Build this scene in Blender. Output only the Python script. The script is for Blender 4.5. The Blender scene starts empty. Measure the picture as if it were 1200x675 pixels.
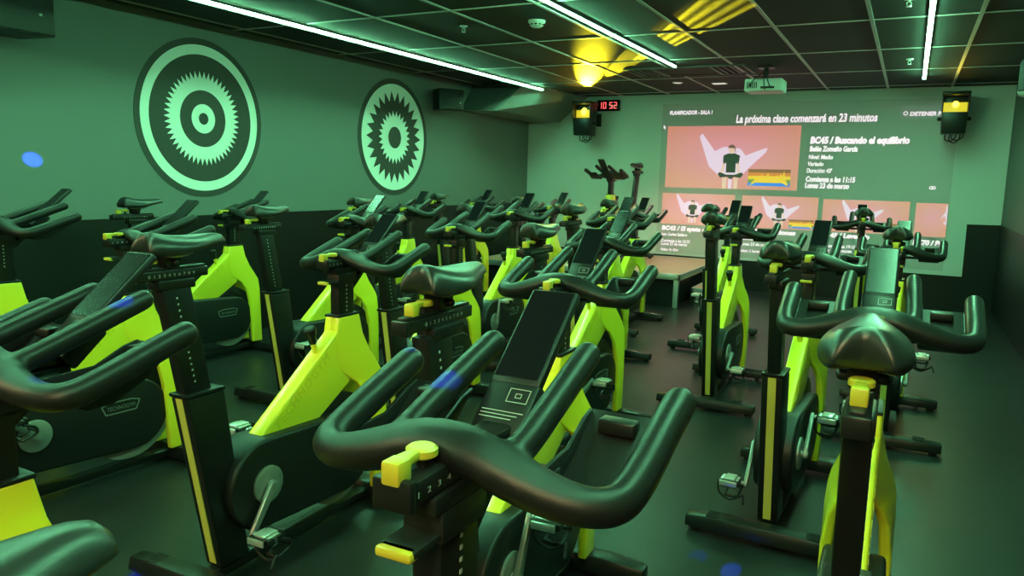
import bpy, bmesh, math, random
from mathutils import Vector, Matrix
random.seed(7)
scene = bpy.context.scene
COL = scene.collection
PI = math.pi
def R(d): return math.radians(d)

# ------------------------------------------------------------------ camera, world, exposure
CAM_H = 1.42
F_PX, YAW, PITCH, ROLL = 895.76, 0.4748, -0.1441, 0.0241
def cam_axes():
    cy, sy = math.cos(YAW), math.sin(YAW); cp, sp = math.cos(PITCH), math.sin(PITCH)
    f = Vector((-sy*cp, cy*cp, sp)); r = Vector((cy, sy, 0)); u = r.cross(f)
    c, s = math.cos(ROLL), math.sin(ROLL)
    return c*r + s*u, -s*r + c*u, f
cr, cu, cf = cam_axes()
cam_data = bpy.data.cameras.new('camera')
cam_data.sensor_width = 36.0
cam_data.lens = F_PX*36/1200
cam_data.clip_start = 0.02
cam = bpy.data.objects.new('camera', cam_data)
COL.objects.link(cam)
cam.matrix_world = Matrix(((cr.x, cu.x, -cf.x, 0), (cr.y, cu.y, -cf.y, 0), (cr.z, cu.z, -cf.z, CAM_H), (0, 0, 0, 1)))
scene.camera = cam

world = bpy.data.worlds.new('world'); scene.world = world
world.use_nodes = True
world.node_tree.nodes['Background'].inputs[0].default_value = (0.5, 0.6, 0.55, 1)
world.node_tree.nodes['Background'].inputs[1].default_value = 0.02
scene.view_settings.view_transform = 'Standard'
scene.view_settings.look = 'None'
scene.view_settings.gamma = 1
scene.view_settings.use_curve_mapping = False
scene.view_settings.exposure = 0.0

LED_STRENGTH = 190.0
LED_COLOR = (0.25, 1.0, 0.46)
STAGE_SPOT_W = 30.0
FILL_LIGHT = 40.0
FILL_SPOT_W = 190.0
DOWNLIGHT_W = 110.0

# ------------------------------------------------------------------ materials
def nm(name):
    m = bpy.data.materials.new(name); m.use_nodes = True
    return m, m.node_tree.nodes, m.node_tree.links
def mat(name, col, rough=0.5, metal=0.0, noise=0.0, scale=60.0, bump=0.0, coat=0.0, spec=0.5):
    m, n, l = nm(name); b = n['Principled BSDF']
    b.inputs['Base Color'].default_value = (*col, 1); b.inputs['Roughness'].default_value = rough
    b.inputs['Metallic'].default_value = metal; b.inputs['Coat Weight'].default_value = coat
    b.inputs['Specular IOR Level'].default_value = spec
    if noise or bump:
        tc = n.new('ShaderNodeTexCoord'); tx = n.new('ShaderNodeTexNoise')
        tx.inputs['Scale'].default_value = scale; tx.inputs['Detail'].default_value = 4
        l.new(tc.outputs['Object'], tx.inputs['Vector'])
        if noise:
            mx = n.new('ShaderNodeMix'); mx.data_type = 'RGBA'
            mx.inputs['A'].default_value = (*[c*(1-noise) for c in col], 1)
            mx.inputs['B'].default_value = (*[min(1, c*(1+noise)) for c in col], 1)
            l.new(tx.outputs['Fac'], mx.inputs['Factor']); l.new(mx.outputs['Result'], b.inputs['Base Color'])
        if bump:
            bp = n.new('ShaderNodeBump'); bp.inputs['Strength'].default_value = bump; bp.inputs['Distance'].default_value = 0.002
            l.new(tx.outputs['Fac'], bp.inputs['Height']); l.new(bp.outputs['Normal'], b.inputs['Normal'])
    return m
def emit(name, col, strength=1.0, base=(0.0, 0.0, 0.0), rough=0.6):
    m, n, l = nm(name); b = n['Principled BSDF']
    b.inputs['Base Color'].default_value = (*base, 1); b.inputs['Roughness'].default_value = rough
    b.inputs['Emission Color'].default_value = (*col, 1); b.inputs['Emission Strength'].default_value = strength
    return m

M = {}
M['grip'] = mat('soft_black_grip', (0.009, 0.009, 0.009), 0.40, bump=0.12, scale=500, spec=0.35)
M['black'] = mat('black_plastic', (0.010, 0.010, 0.010), 0.42, noise=0.1, spec=0.35)
M['steel_black'] = mat('black_painted_steel', (0.009, 0.009, 0.009), 0.36, noise=0.1, scale=30, spec=0.3)
M['yellow'] = mat('yellow_paint', (0.88, 0.70, 0.03), 0.28, coat=0.4, noise=0.03, scale=8)
M['lettering'] = mat('embossed_yellow', (0.76, 0.60, 0.025), 0.35)
M['lever'] = mat('yellow_plastic', (0.56, 0.42, 0.03), 0.38)
M['stripe'] = mat('yellow_stripe', (0.62, 0.50, 0.09), 0.45)
M['grey'] = mat('grey_metal', (0.30, 0.32, 0.31), 0.38, metal=0.6, noise=0.06, scale=20)
M['disc'] = mat('flywheel_metal', (0.30, 0.31, 0.30), 0.45)
M['chrome'] = mat('bright_steel', (0.72, 0.73, 0.72), 0.32, metal=0.8)
M['screen'] = mat('black_glass', (0.006, 0.006, 0.008), 0.22, spec=0.35)
M['mark'] = mat('white_print', (0.40, 0.42, 0.40), 0.5)
M['saddle'] = mat('saddle_vinyl', (0.016, 0.018, 0.018), 0.33, bump=0.08, scale=300)
M['rubber'] = mat('black_rubber', (0.01, 0.01, 0.01), 0.7)

# ------------------------------------------------------------------ mesh helpers
def finish(bm, name, mats, parent=None, smooth=35, link=True):
    me = bpy.data.meshes.new(name)
    bmesh.ops.recalc_face_normals(bm, faces=bm.faces[:])
    bm.to_mesh(me); bm.free()
    for m in (mats if isinstance(mats, (list, tuple)) else [mats]): me.materials.append(m)
    if smooth:
        for p in me.polygons: p.use_smooth = True
        me.set_sharp_from_angle(angle=R(smooth))
    o = bpy.data.objects.new(name, me)
    if link: COL.objects.link(o)
    if parent: o.parent = parent
    return o
def bevel(bm, w, seg=2, ang=30):
    es = [e for e in bm.edges if len(e.link_faces) == 2 and e.calc_face_angle(0) > R(ang)]
    if es: bmesh.ops.bevel(bm, geom=es, offset=w, segments=seg, profile=0.5, affect='EDGES', clamp_overlap=True)
def box(bm, x0, x1, y0, y1, z0, z1, w=0.0, mi=0, seg=2, mtx=None):
    t = bmesh.new()
    bmesh.ops.create_cube(t, size=1)
    for v in t.verts: v.co = Vector(((x0+x1)/2+v.co.x*(x1-x0), (y0+y1)/2+v.co.y*(y1-y0), (z0+z1)/2+v.co.z*(z1-z0)))
    if w: bevel(t, w, seg)
    merge(bm, t, mi, mtx)
def merge(bm, t, mi=0, mtx=None):
    bmesh.ops.recalc_face_normals(t, faces=t.faces[:])
    if mtx is not None: bmesh.ops.transform(t, matrix=mtx, verts=t.verts[:])
    mp = {v: bm.verts.new(v.co) for v in t.verts}
    for f in t.faces:
        try:
            g = bm.faces.new([mp[v] for v in f.verts]); g.material_index = mi
        except ValueError: pass
    t.free()
def loft(bm, rings, w=0.0, mi=0, cap=True, seg=2, ang=30):
    t = bmesh.new(); vs = [[t.verts.new(p) for p in r] for r in rings]
    n = len(rings[0])
    for a, b in zip(vs, vs[1:]):
        for i in range(n): t.faces.new((a[i], a[(i+1) % n], b[(i+1) % n], b[i]))
    if cap: t.faces.new(vs[0][::-1]); t.faces.new(vs[-1])
    bmesh.ops.recalc_face_normals(t, faces=t.faces[:])
    if w: bevel(t, w, seg, ang)
    merge(bm, t, mi)
def prism_x(bm, poly, x0, x1, w=0.0, mi=0, seg=2):           # (y,z) outline extruded along x
    loft(bm, [[(x0, y, z) for y, z in poly], [(x1, y, z) for y, z in poly]], w, mi, seg=seg)
def prism_z(bm, poly, z0, z1, w=0.0, mi=0, seg=2):
    loft(bm, [[(x, y, z0) for x, y in poly], [(x, y, z1) for x, y in poly]], w, mi, seg=seg)
def catmull(pts, k=6):
    P = [Vector(p) for p in pts]; out = []
    for i in range(len(P)-1):
        a, b, c, d = P[max(i-1, 0)], P[i], P[i+1], P[min(i+2, len(P)-1)]
        for j in range(k):
            t = j/k
            out.append(0.5*((2*b)+(c-a)*t+(2*a-5*b+4*c-d)*t*t+(3*b-a-3*c+d)*t**3))
    out.append(P[-1]); return out
def tube(bm, pts, rad, n=12, mi=0, round_ends=True, flat=None):
    """rad: number or list per point; flat: list of (horizontal factor, vertical factor) or None"""
    P = [Vector(p) for p in pts]; N = len(P)
    rr = rad if isinstance(rad, (list, tuple)) else [rad]*N
    rings = []; prev = None
    for i, p in enumerate(P):
        t = (P[min(i+1, N-1)]-P[max(i-1, 0)]).normalized()
        if prev is None:
            up = Vector((0, 0, 1)) if abs(t.z) < 0.9 else Vector((0, 1, 0))
        else: up = prev
        s = t.cross(up).normalized(); u = s.cross(t).normalized(); prev = u
        fh, fv = flat[i] if flat else (1, 1)
        rings.append([p + s*(math.cos(2*PI*k/n)*rr[i]*fh) + u*(math.sin(2*PI*k/n)*rr[i]*fv) for k in range(n)])
    if round_ends:
        def cap(i, sgn):
            t = (P[1]-P[0]).normalized() if i == 0 else (P[-1]-P[-2]).normalized()
            c = P[i]; base = rings[i]; res = []
            for a in (30, 55, 75):
                res.append([c + (q-c)*math.cos(R(a)) + t*(sgn*rr[i]*0.8*math.sin(R(a))) for q in base])
            return res
        a = cap(0, -1); b = cap(N-1, 1)
        rings = a[::-1] + rings + b
    loft(bm, rings, 0, mi)
def lathe_x(bm, prof, cy, cz, n=40, mi=0):                     # prof: list of (x, r) rotated about an axis parallel to x
    loft(bm, [[(x, cy+r*math.cos(2*PI*k/n), cz+r*math.sin(2*PI*k/n)) for k in range(n)] for x, r in prof], 0, mi)
def lathe_z(bm, prof, cx, cy, n=32, mi=0, mtx=None):
    t = bmesh.new()
    loft(t, [[(cx+r*math.cos(2*PI*k/n), cy+r*math.sin(2*PI*k/n), z) for k in range(n)] for z, r in prof], 0, 0)
    merge(bm, t, mi, mtx)
def text_mesh(body, size, mtx, bold=0.0, extrude=0.0, shear=0.0, align='LEFT', spacing=1.0, width=None):
    cu_ = bpy.data.curves.new('lettering', 'FONT'); cu_.body = body; cu_.size = size
    cu_.offset = bold; cu_.extrude = extrude; cu_.shear = shear; cu_.align_x = align; cu_.space_character = spacing
    cu_.resolution_u = 3
    o = bpy.data.objects.new('lettering', cu_); COL.objects.link(o)
    bpy.context.view_layer.update()
    me = bpy.data.meshes.new_from_object(o.evaluated_get(bpy.context.evaluated_depsgraph_get()))
    bpy.data.objects.remove(o); bpy.data.curves.remove(cu_)
    if width:
        xs = [v.co.x for v in me.vertices]; k = width/(max(xs)-min(xs)) if xs else 1
        for v in me.vertices: v.co.x *= k
    me.transform(mtx)
    return me
def text_into(bm, mi, *a, **k):
    me = text_mesh(*a, **k); t = bmesh.new(); t.from_mesh(me); bpy.data.meshes.remove(me)
    mp = {v: bm.verts.new(v.co) for v in t.verts}
    for f in t.faces:
        try: g = bm.faces.new([mp[v] for v in f.verts]); g.material_index = mi
        except ValueError: pass
    t.free()
def basis(o, x, y):
    x = Vector(x).normalized(); y = Vector(y).normalized(); z = x.cross(y)
    return Matrix(((x.x, y.x, z.x, o[0]), (x.y, y.y, z.y, o[1]), (x.z, y.z, z.z, o[2]), (0, 0, 0, 1)))
def tag(o, label=None, cat=None, group=None, kind=None):
    if label: o['label'] = label
    if cat: o['category'] = cat
    if group: o['group'] = group
    if kind: o['kind'] = kind
    return o
def thing(name, label, cat, loc=(0, 0, 0), rz=0.0, group=None):
    o = bpy.data.objects.new(name, None); COL.objects.link(o); o.empty_display_size = 0.1
    o.location = loc; o.rotation_euler = (0, 0, rz)
    return tag(o, label, cat, group)
def struct(name, bm, m, smooth=0):
    return tag(finish(bm, name, m, smooth=smooth), kind='structure')

def spot(name, loc, target, watt, deg, blend, col, radius=0.03):
    d = bpy.data.lights.new(name, 'SPOT'); d.energy = watt; d.spot_size = R(deg); d.spot_blend = blend; d.color = col; d.shadow_soft_size = radius
    o = bpy.data.objects.new(name, d); COL.objects.link(o); o.location = loc
    o.rotation_euler = (Vector(target)-Vector(loc)).to_track_quat('-Z', 'Y').to_euler()
    return o
# ------------------------------------------------------------------ the room
XL, XR, YB, YF, ZC = -5.1437, 0.9513, 10.4174, -2.6, 2.58

def floor_mat():
    m, n, l = nm('dark_vinyl_floor'); b = n['Principled BSDF']; b.inputs['Specular IOR Level'].default_value = 0.26
    tc = n.new('ShaderNodeTexCoord')
    ns = n.new('ShaderNodeTexNoise'); ns.inputs['Scale'].default_value = 3.0; ns.inputs['Detail'].default_value = 6
    l.new(tc.outputs['Object'], ns.inputs['Vector'])
    fine = n.new('ShaderNodeTexNoise'); fine.inputs['Scale'].default_value = 260; fine.inputs['Detail'].default_value = 3
    l.new(tc.outputs['Object'], fine.inputs['Vector'])
    rp = n.new('ShaderNodeValToRGB')
    rp.color_ramp.elements[0].color = (0.011, 0.012, 0.012, 1); rp.color_ramp.elements[1].color = (0.021, 0.021, 0.021, 1)
    rp.color_ramp.elements[0].position = 0.3; rp.color_ramp.elements[1].position = 0.7
    l.new(ns.outputs['Fac'], rp.inputs['Fac'])
    br = n.new('ShaderNodeTexBrick'); br.inputs['Scale'].default_value = 1.0
    br.inputs['Brick Width'].default_value = 1.5; br.inputs['Row Height'].default_value = 1.9; br.inputs['Mortar Size'].default_value = 0.003
    br.inputs['Color1'].default_value = (1, 1, 1, 1); br.inputs['Color2'].default_value = (0.94, 0.94, 0.94, 1); br.inputs['Mortar'].default_value = (0.35, 0.35, 0.35, 1)
    l.new(tc.outputs['Object'], br.inputs['Vector'])
    mx = n.new('ShaderNodeMix'); mx.data_type = 'RGBA'; mx.blend_type = 'MULTIPLY'; mx.inputs['Factor'].default_value = 1
    l.new(rp.outputs['Color'], mx.inputs['A']); l.new(br.outputs['Color'], mx.inputs['B']); l.new(mx.outputs['Result'], b.inputs['Base Color'])
    mr = n.new('ShaderNodeMapRange'); mr.inputs['To Min'].default_value = 0.30; mr.inputs['To Max'].default_value = 0.42
    l.new(ns.outputs['Fac'], mr.inputs['Value']); l.new(mr.outputs['Result'], b.inputs['Roughness'])
    bp = n.new('ShaderNodeBump'); bp.inputs['Strength'].default_value = 0.25; bp.inputs['Distance'].default_value = 0.001
    l.new(fine.outputs['Fac'], bp.inputs['Height']); l.new(bp.outputs['Normal'], b.inputs['Normal'])
    return m
M['floor'] = floor_mat()
M['wall_grey'] = mat('grey_green_wall_paint', (0.155, 0.170, 0.165), 0.62, noise=0.05, scale=120, bump=0.1)
M['wall_dark'] = mat('dark_grey_wall_paint', (0.060, 0.066, 0.062), 0.5, noise=0.05, scale=120)
M['wall_black'] = mat('black_dado_paint', (0.007, 0.007, 0.007), 0.42, noise=0.15, scale=3, spec=0.35)
M['wall_white'] = mat('white_screen_paint', (0.56, 0.56, 0.56), 0.7, noise=0.02, scale=90)
M['ceiling'] = mat('charcoal_ceiling_tile', (0.013, 0.013, 0.013), 0.75, noise=0.35, scale=700, bump=0.3)
M['rail'] = mat('grey_ceiling_rail', (0.58, 0.54, 0.54), 0.45, noise=0.08)

bm = bmesh.new(); box(bm, XL-0.1, XR+0.1, YF-0.1, YB+0.1, -0.1, 0); struct('floor', bm, M['floor'])
bm = bmesh.new(); box(bm, XL-0.1, XR+0.1, YF-0.1, YB+0.1, ZC, ZC+0.1); struct('ceiling', bm, M['ceiling'])
DL = 1.0504
bm = bmesh.new(); box(bm, XL-0.1, XL, YF-0.1, YB+0.1, 0, ZC); struct('wall_left', bm, M['wall_grey'])
bm = bmesh.new(); box(bm, XR, XR+0.1, YF-0.1, YB+0.1, 0, ZC); struct('wall_right', bm, M['wall_dark'])
bm = bmesh.new(); box(bm, XL, XR, YB, YB+0.1, 0, ZC); struct('wall_back', bm, M['wall_white'])
bm = bmesh.new(); box(bm, XL, XR, YF-0.1, YF, 0, ZC); struct('wall_front', bm, M['wall_grey'])
# black dado: left wall, right wall, and the stepped black area under the white screen paint
bm = bmesh.new(); box(bm, XL, XL+0.004, YF, YB, 0.0, DL); struct('trim_1', bm, M['wall_black'])
bm = bmesh.new(); box(bm, XR-0.004, XR, YF, YB, 0.0, 1.0049); struct('trim_2', bm, M['wall_black'])
bm = bmesh.new()
prism = [(XL, 0.0), (XR, 0.0), (XR, 1.0037), (0.6138, 0.9993), (0.6183, 0.3799), (-2.44, 0.401), (XL, 0.4154)]
loft(bm, [[(x, YB-0.004, z) for x, z in prism], [(x, YB, z) for x, z in prism]])
struct('trim_3', bm, M['wall_black'])
# ceiling rails
bm = bmesh.new()
for i in range(-5, 5):
    x = -1.6822 + 0.666*i
    if XL < x < XR: box(bm, x-0.0135, x+0.0135, YF, YB, ZC-0.006, ZC+0.001)
for j in range(-7, 4):
    y = 6.1335 + 1.332*j
    if YF < y < YB: box(bm, XL, XR, y-0.011, y+0.011, ZC-0.0055, ZC+0.001)
struct('trim_4', bm, M['rail'])
# sloping bulkhead in the far left corner under the ceiling
bm = bmesh.new()
bot = [(XL, 8.4582, 2.2359), (-4.6509, 8.547, 2.2359), (-4.6287, YB, 2.2303), (XL, YB, 2.2303)]
top = [(XL, 8.769, ZC), (-4.4622, 8.8578, ZC), (-4.1958, YB, ZC), (XL, YB, ZC)]
loft(bm, [bot, top]); struct('trim_5', bm, M['wall_grey'])

# ------------------------------------------------------------------ green LED strips (lamps)
M['led'] = emit('green_led_diffuser', LED_COLOR, LED_STRENGTH)
M['led_body'] = mat('led_channel', (0.05, 0.05, 0.05), 0.5)
def led(x, y0, y1, label, fin=0.0, wid=0.028):
    t = thing('led_strip_light', label, 'light', (x, (y0+y1)/2, ZC), 0, 'green strip lights on the ceiling')
    L = (y1-y0)/2
    b = bmesh.new(); box(b, -wid/2-0.004, wid/2+0.004, -L-0.006, L+0.006, -0.024, 0.0); finish(b, 'housing', M['led_body'], t, 0)
    b = bmesh.new(); box(b, -wid/2, wid/2, -L, L, -0.030, -0.024); finish(b, 'diffuser', M['led'], t, 0)
    if fin:
        b = bmesh.new(); box(b, -wid/2-0.006, -wid/2-0.001, -L-0.006, L+0.006, -0.030-fin, 0.0); finish(b, 'shade_fin', M['led_body'], t, 0)  # fin added to shade the upper left wall from the strip
    b = bmesh.new(); box(b, -wid/2-0.006, wid/2+0.004, L+0.001, L+0.008, -0.040, 0.0); finish(b, 'end_shade_cap', M['led_body'], t, 0)  # cap drops below the diffuser, added to shade the upper back wall
led(-4.3679, -1.5, 9.2241, 'long green ceiling strip light nearest the left wall above the round emblems', 0.015)
led(-2.2089, -1.5, 7.7478, 'green ceiling strip light in the middle, ending before the air vent', 0.0)
led(0.0194, -1.5, 9.3573, 'green ceiling strip light on the right, pointing at the yellow stage light', 0.0)

# unseen warm ceiling panels, added as fill light for the near bikes
M['fill_glow'] = emit('warm_fill_glow', (1.0, 0.64, 0.34), FILL_LIGHT)
def fill_panel(x, y, label):
    t = thing('fill_panel_light', label, 'ceiling light', (x, y, ZC), 0)
    b = bmesh.new()
    for q in ((-0.30, 0.30, -0.30, -0.28), (-0.30, 0.30, 0.28, 0.30), (-0.30, -0.28, -0.28, 0.28), (0.28, 0.30, -0.28, 0.28)): box(b, *q, -0.014, 0.0)
    finish(b, 'frame', M['white_plastic'], t, 0)
    b = bmesh.new(); box(b, -0.28, 0.28, -0.28, 0.28, -0.010, -0.001); finish(b, 'diffuser', M['fill_glow'], t, 0)
M['white_plastic'] = mat('white_plastic', (0.62, 0.64, 0.63), 0.4)
fill_panel(-2.6812, -1.1, 'unseen warm square panel added behind the camera as fill light, on the left')
fill_panel(-0.0172, -1.1, 'unseen warm square panel added behind the camera as fill light, on the right')

# ------------------------------------------------------------------ round wall emblems
M['mint'] = mat('mint_white_paint', (0.84, 0.86, 0.84), 0.6)
M['dark_sign'] = mat('dark_emblem_paint', (0.042, 0.042, 0.037), 0.6)
EK = 1.11      # emblem size
def ring(n, r):
    r *= EK
    return [(r*math.cos(2*PI*k/n), r*math.sin(2*PI*k/n)) for k in range(n)]
def saw(n, r0, r1):
    r0 *= EK; r1 *= EK
    return [((r1 if k % 2 else r0)*math.cos(PI*k/n), (r1 if k % 2 else r0)*math.sin(PI*k/n)) for k in range(2*n)]
def emblem(y, z, label, layers):
    t = thing('wall_emblem', label, 'wall decoration', (XL, y, z))
    for i, (nm_, poly, m) in enumerate(layers):
        b = bmesh.new(); x0, x1 = 0.0005, 0.004+0.0012*i
        loft(b, [[(x0, p, q) for p, q in poly], [(x1, p, q) for p, q in poly]])
        finish(b, nm_, m, t, 0)
D_, L_ = M['dark_sign'], M['mint']
emblem(4.4566, 1.8263, 'large round emblem with a ring, fine saw-toothed disc and bullseye, nearest the camera',
       [('backing_disc', ring(96, 0.565), D_), ('outer_ring', ring(96, 0.520), L_), ('inner_disc', ring(96, 0.452), D_),
        ('saw_toothed_ring', saw(50, 0.336, 0.283), L_), ('dark_disc', ring(64, 0.2025), D_), ('bullseye', ring(48, 0.1045), L_), ('centre_dot', ring(32, 0.042), D_)])
emblem(7.0596, 1.8218, 'round emblem with a dark spiked sunburst, farther along the left wall',
       [('backing_disc', ring(96, 0.572), D_), ('pale_disc', ring(96, 0.520), L_), ('dark_sunburst', saw(26, 0.452, 0.352), D_),
        ('pale_sunburst', saw(26, 0.262, 0.203), L_), ('centre_dot', ring(48, 0.106), D_)])

# ------------------------------------------------------------------ the projected class planner
def screen_obj(name, bm, m, parent): return finish(bm, name, m, parent, 0)
def wallquad(bm, x0, x1, z0, z1, d, mi=0):
    box(bm, x0, x1, -d-0.0006, -d, z0, z1, mi=mi)
def wallpoly(bm, pts, d, mi=0):
    t = bmesh.new(); loft(t, [[(x, -d, z) for x, z in pts], [(x, -d-0.0006, z) for x, z in pts]]); merge(bm, t, mi)
def pic_mat(name, c0, c1):
    m, n, l = nm(name); b = n['Principled BSDF']
    b.inputs['Base Color'].default_value = (0.42, 0.42, 0.42, 1); b.inputs['Roughness'].default_value = 0.7
    tc = n.new('ShaderNodeTexCoord'); gr = n.new('ShaderNodeTexGradient'); gr.gradient_type = 'SPHERICAL'
    mp = n.new('ShaderNodeMapping'); mp.inputs['Location'].default_value = (-0.5*1.6, 0, -0.55*1.6); mp.inputs['Scale'].default_value = (1.6, 0, 1.6)
    l.new(tc.outputs['Generated'], mp.inputs['Vector']); l.new(mp.outputs['Vector'], gr.inputs['Vector'])
    mx = n.new('ShaderNodeMix'); mx.data_type = 'RGBA'; mx.inputs['A'].default_value = (*c1, 1); mx.inputs['B'].default_value = (*c0, 1)
    l.new(gr.outputs['Fac'], mx.inputs['Factor']); l.new(mx.outputs['Result'], b.inputs['Emission Color'])
    b.inputs['Emission Strength'].default_value = 1
    return m
WB = (0.42, 0.42, 0.42)
M['p_back'] = emit('projected_dark_page', (0.022, 0.020, 0.018), 1, WB)
M['p_pink'] = pic_mat('projected_pink_photo', (0.62, 0.11, 0.27), (0.54, 0.08, 0.09))
M['p_white'] = emit('projected_white', (1.05, 0.80, 0.95), 1, WB)
M['p_lilac'] = emit('projected_lilac_wings', (0.70, 0.42, 0.66), 1, WB)
M['p_skin'] = emit('projected_skin', (0.66, 0.36, 0.30), 1, WB)
M['p_green'] = emit('projected_dark_cloth', (0.0, 0.0, 0.0), 1, (0.12, 0.13, 0.13))
M['p_hair'] = emit('projected_hair', (0.12, 0.04, 0.03), 1, (0.15, 0.15, 0.15))
M['p_brown'] = emit('projected_brown', (0.20, 0.03, 0.01), 1, (0.2, 0.2, 0.2))
M['p_orange'] = emit('projected_orange', (0.60, 0.14, 0.0), 1, (0.25, 0.25, 0.2))
M['p_yellow'] = emit('projected_yellow', (0.80, 0.50, 0.0), 1, (0.3, 0.3, 0.2))
M['p_olive'] = emit('projected_green_band', (0.08, 0.14, 0.0), 1, (0.3, 0.35, 0.2))
M['p_blue'] = emit('projected_blue', (0.02, 0.10, 0.62), 1, (0.1, 0.3, 0.4))
M['p_button'] = emit('projected_button', (0.055, 0.055, 0.055), 1, WB)
scr = thing('projected_screen', 'class planner page projected on the white back wall', 'projection', (0, YB, 0))
bm = bmesh.new(); wallquad(bm, -2.80, 0.375, 0.53, 2.35, 0.0002); screen_obj('page_background', bm, M['p_back'], scr)
def rider(parent, cx, zt, h, d, wing=True):
    """flat picture of a rider on a bike in front of pale wings; zt = top of the head, h = height of the figure"""
    b = bmesh.new(); s = h
    def P(pts, k, mi): wallpoly(b, [(cx+x*s, zt+z*s) for x, z in pts], d+0.0004*k, mi)
    def E(x, z, rx, rz, k, mi, n=20): P([(x+rx*math.cos(2*PI*i/n), z+rz*math.sin(2*PI*i/n)) for i in range(n)], k, mi)
    if wing:
        P([(-0.78, 0.22), (-0.72, 0.30), (-0.40, -0.12), (-0.20, -0.02), (0.0, -0.02), (0.20, -0.06), (0.32, -0.22), (0.72, -0.06), (0.82, -0.04), (0.78, -0.14), (0.42, -0.50), (0.25, -0.70), (-0.25, -0.72), (-0.52, -0.48)], 1, 0)
    P([(-0.19, -0.22), (-0.08, -0.17), (0.08, -0.17), (0.20, -0.22), (0.18, -0.42), (0.11, -0.40), (0.11, -0.62), (-0.11, -0.62), (-0.11, -0.40), (-0.19, -0.42)], 2, 2)
    P([(-0.19, -0.38), (-0.12, -0.38), (-0.19, -0.66), (-0.25, -0.66)], 2, 1)
    P([(0.12, -0.38), (0.18, -0.38), (0.23, -0.66), (0.17, -0.66)], 2, 1)
    E(0, -0.085, 0.078, 0.095, 3, 1)
    P([(-0.085, -0.06), (-0.08, 0.0), (-0.03, 0.035), (0.04, 0.03), (0.085, -0.03), (0.10, -0.20), (0.065, -0.05), (-0.06, -0.04)], 4, 3)
    P([(-0.30, -0.66), (-0.26, -0.61), (-0.10, -0.67), (0.10, -0.67), (0.26, -0.61), (0.30, -0.66), (0.24, -0.74), (0.08, -0.72), (0.02, -0.78), (-0.08, -0.72), (-0.24, -0.74)], 5, 2)
    P([(-0.19, -0.74), (-0.08, -0.74), (-0.09, -1.0), (-0.18, -1.0)], 3, 1)
    P([(0.08, -0.74), (0.19, -0.74), (0.17, -1.0), (0.09, -1.0)], 3, 1)
    P([(-0.05, -0.78), (0.05, -0.78), (0.04, -1.0), (-0.04, -1.0)], 4, 0)
    screen_obj('rider_picture', b, [M['p_lilac'], M['p_skin'], M['p_green'], M['p_hair']], parent)
def chart(parent, x0, x1, z0, z1, d):
    b = bmesh.new(); H = z1-z0; W = x1-x0
    for i, mi in enumerate((4, 3, 2, 1, 0)): wallquad(b, x0, x1, z0+H*i/5, z0+H*(i+1)/5, d+0.0004, mi)
    prof = [0.02, 0.1, 0.25, 0.3, 0.55, 0.4, 0.6, 0.45, 0.72, 0.4, 0.48, 0.62, 0.78, 0.35, 0.42, 0.5, 0.44, 0.55, 0.66, 0.5, 0.75, 0.55, 0.92, 0.4, 0.25, 0.05]
    n = len(prof)
    wallpoly(b, [(x0+W*(0.04+0.92*i/(n-1)), z0+H*(0.02+p)) for i, p in enumerate(prof)], d+0.0010, 2)
    wallpoly(b, [(x0+W*0.05, z0+0.02*H), (x0+W*0.18, z0+H*0.2), (x0+W*0.82, z0+H*0.2), (x0+W*0.95, z0+0.02*H)], d+0.0016, 4)
    screen_obj('effort_chart', b, [M['p_brown'], M['p_orange'], M['p_yellow'], M['p_olive'], M['p_blue']], parent)
def picture(x0, x1, z0, z1, d=0.0012):
    b = bmesh.new(); wallquad(b, x0, x1, z0, z1, d); return screen_obj('photo_panel', b, M['p_pink'], scr)
h = picture(-2.722, -1.170, 1.342, 2.082); rider(h, -1.932, 1.845, 0.50, 0.002); chart(h, -1.725, -1.250, 1.385, 1.580, 0.002)
h = picture(-2.745, -1.860, 0.890, 1.272); rider(h, -2.36, 1.185, 0.27, 0.002); chart(h, -2.18, -1.90, 0.915, 1.010, 0.002)
h = picture(-1.775, -0.926, 0.895, 1.272); rider(h, -1.345, 1.185, 0.27, 0.002); chart(h, -1.230, -0.960, 0.910, 1.010, 0.002)
h = picture(-0.876, 0.003, 0.895, 1.258); rider(h, -0.47, 1.175, 0.27, 0.002); chart(h, -0.33, -0.05, 0.910, 1.010, 0.002)
h = picture(0.062, 0.366, 0.890, 1.250)
b = bmesh.new(); wallpoly(b, [(0.30, 1.08), (0.345, 1.16), (0.350, 1.24), (0.362, 1.22), (0.364, 1.02), (0.33, 1.04), (0.358, 1.07), (0.34, 1.12)], 0.0024); screen_obj('wing_picture', b, M['p_lilac'], h)
def words(body, x, z, width, size, bold=0.004, shear=0.12, d=0.003):
    b = bmesh.new()
    text_into(b, 0, body, size, basis((x, -d, z), (1, 0, 0), (0, 0, 1)), bold=bold, shear=shear, width=width)
    screen_obj('caption', b, M['p_white'], scr)
words('PLANIFICADOR - SALA 1', -2.708, 2.222, 0.52, 0.062, 0.002)
words('La pr\u00f3xima clase comenzar\u00e1 en 23 minutos', -1.908, 2.118, 1.51, 0.125, 0.003)
words('BC45 / Buscando el equilibrio', -1.066, 1.880, 1.005, 0.100, 0.005)
words('Bel\u00e9n Zome\u00f1o Garc\u00eda', -1.066, 1.792, 0.50, 0.078, 0.003)
words('Nivel: Medio', -1.071, 1.705, 0.257, 0.066, 0.0015)
words('Variado', -1.076, 1.628, 0.168, 0.066, 0.0015)
words("Duraci\u00f3n: 43'", -1.082, 1.552, 0.27, 0.066, 0.0015)
words('Comienza a las 11:15', -1.084, 1.452, 0.518, 0.080, 0.003)
words('Lunes 23 de marzo', -1.088, 1.380, 0.467, 0.080, 0.003)
words('DETENER PLANIF', -0.085, 2.172, 0.455, 0.056, 0.002)
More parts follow.
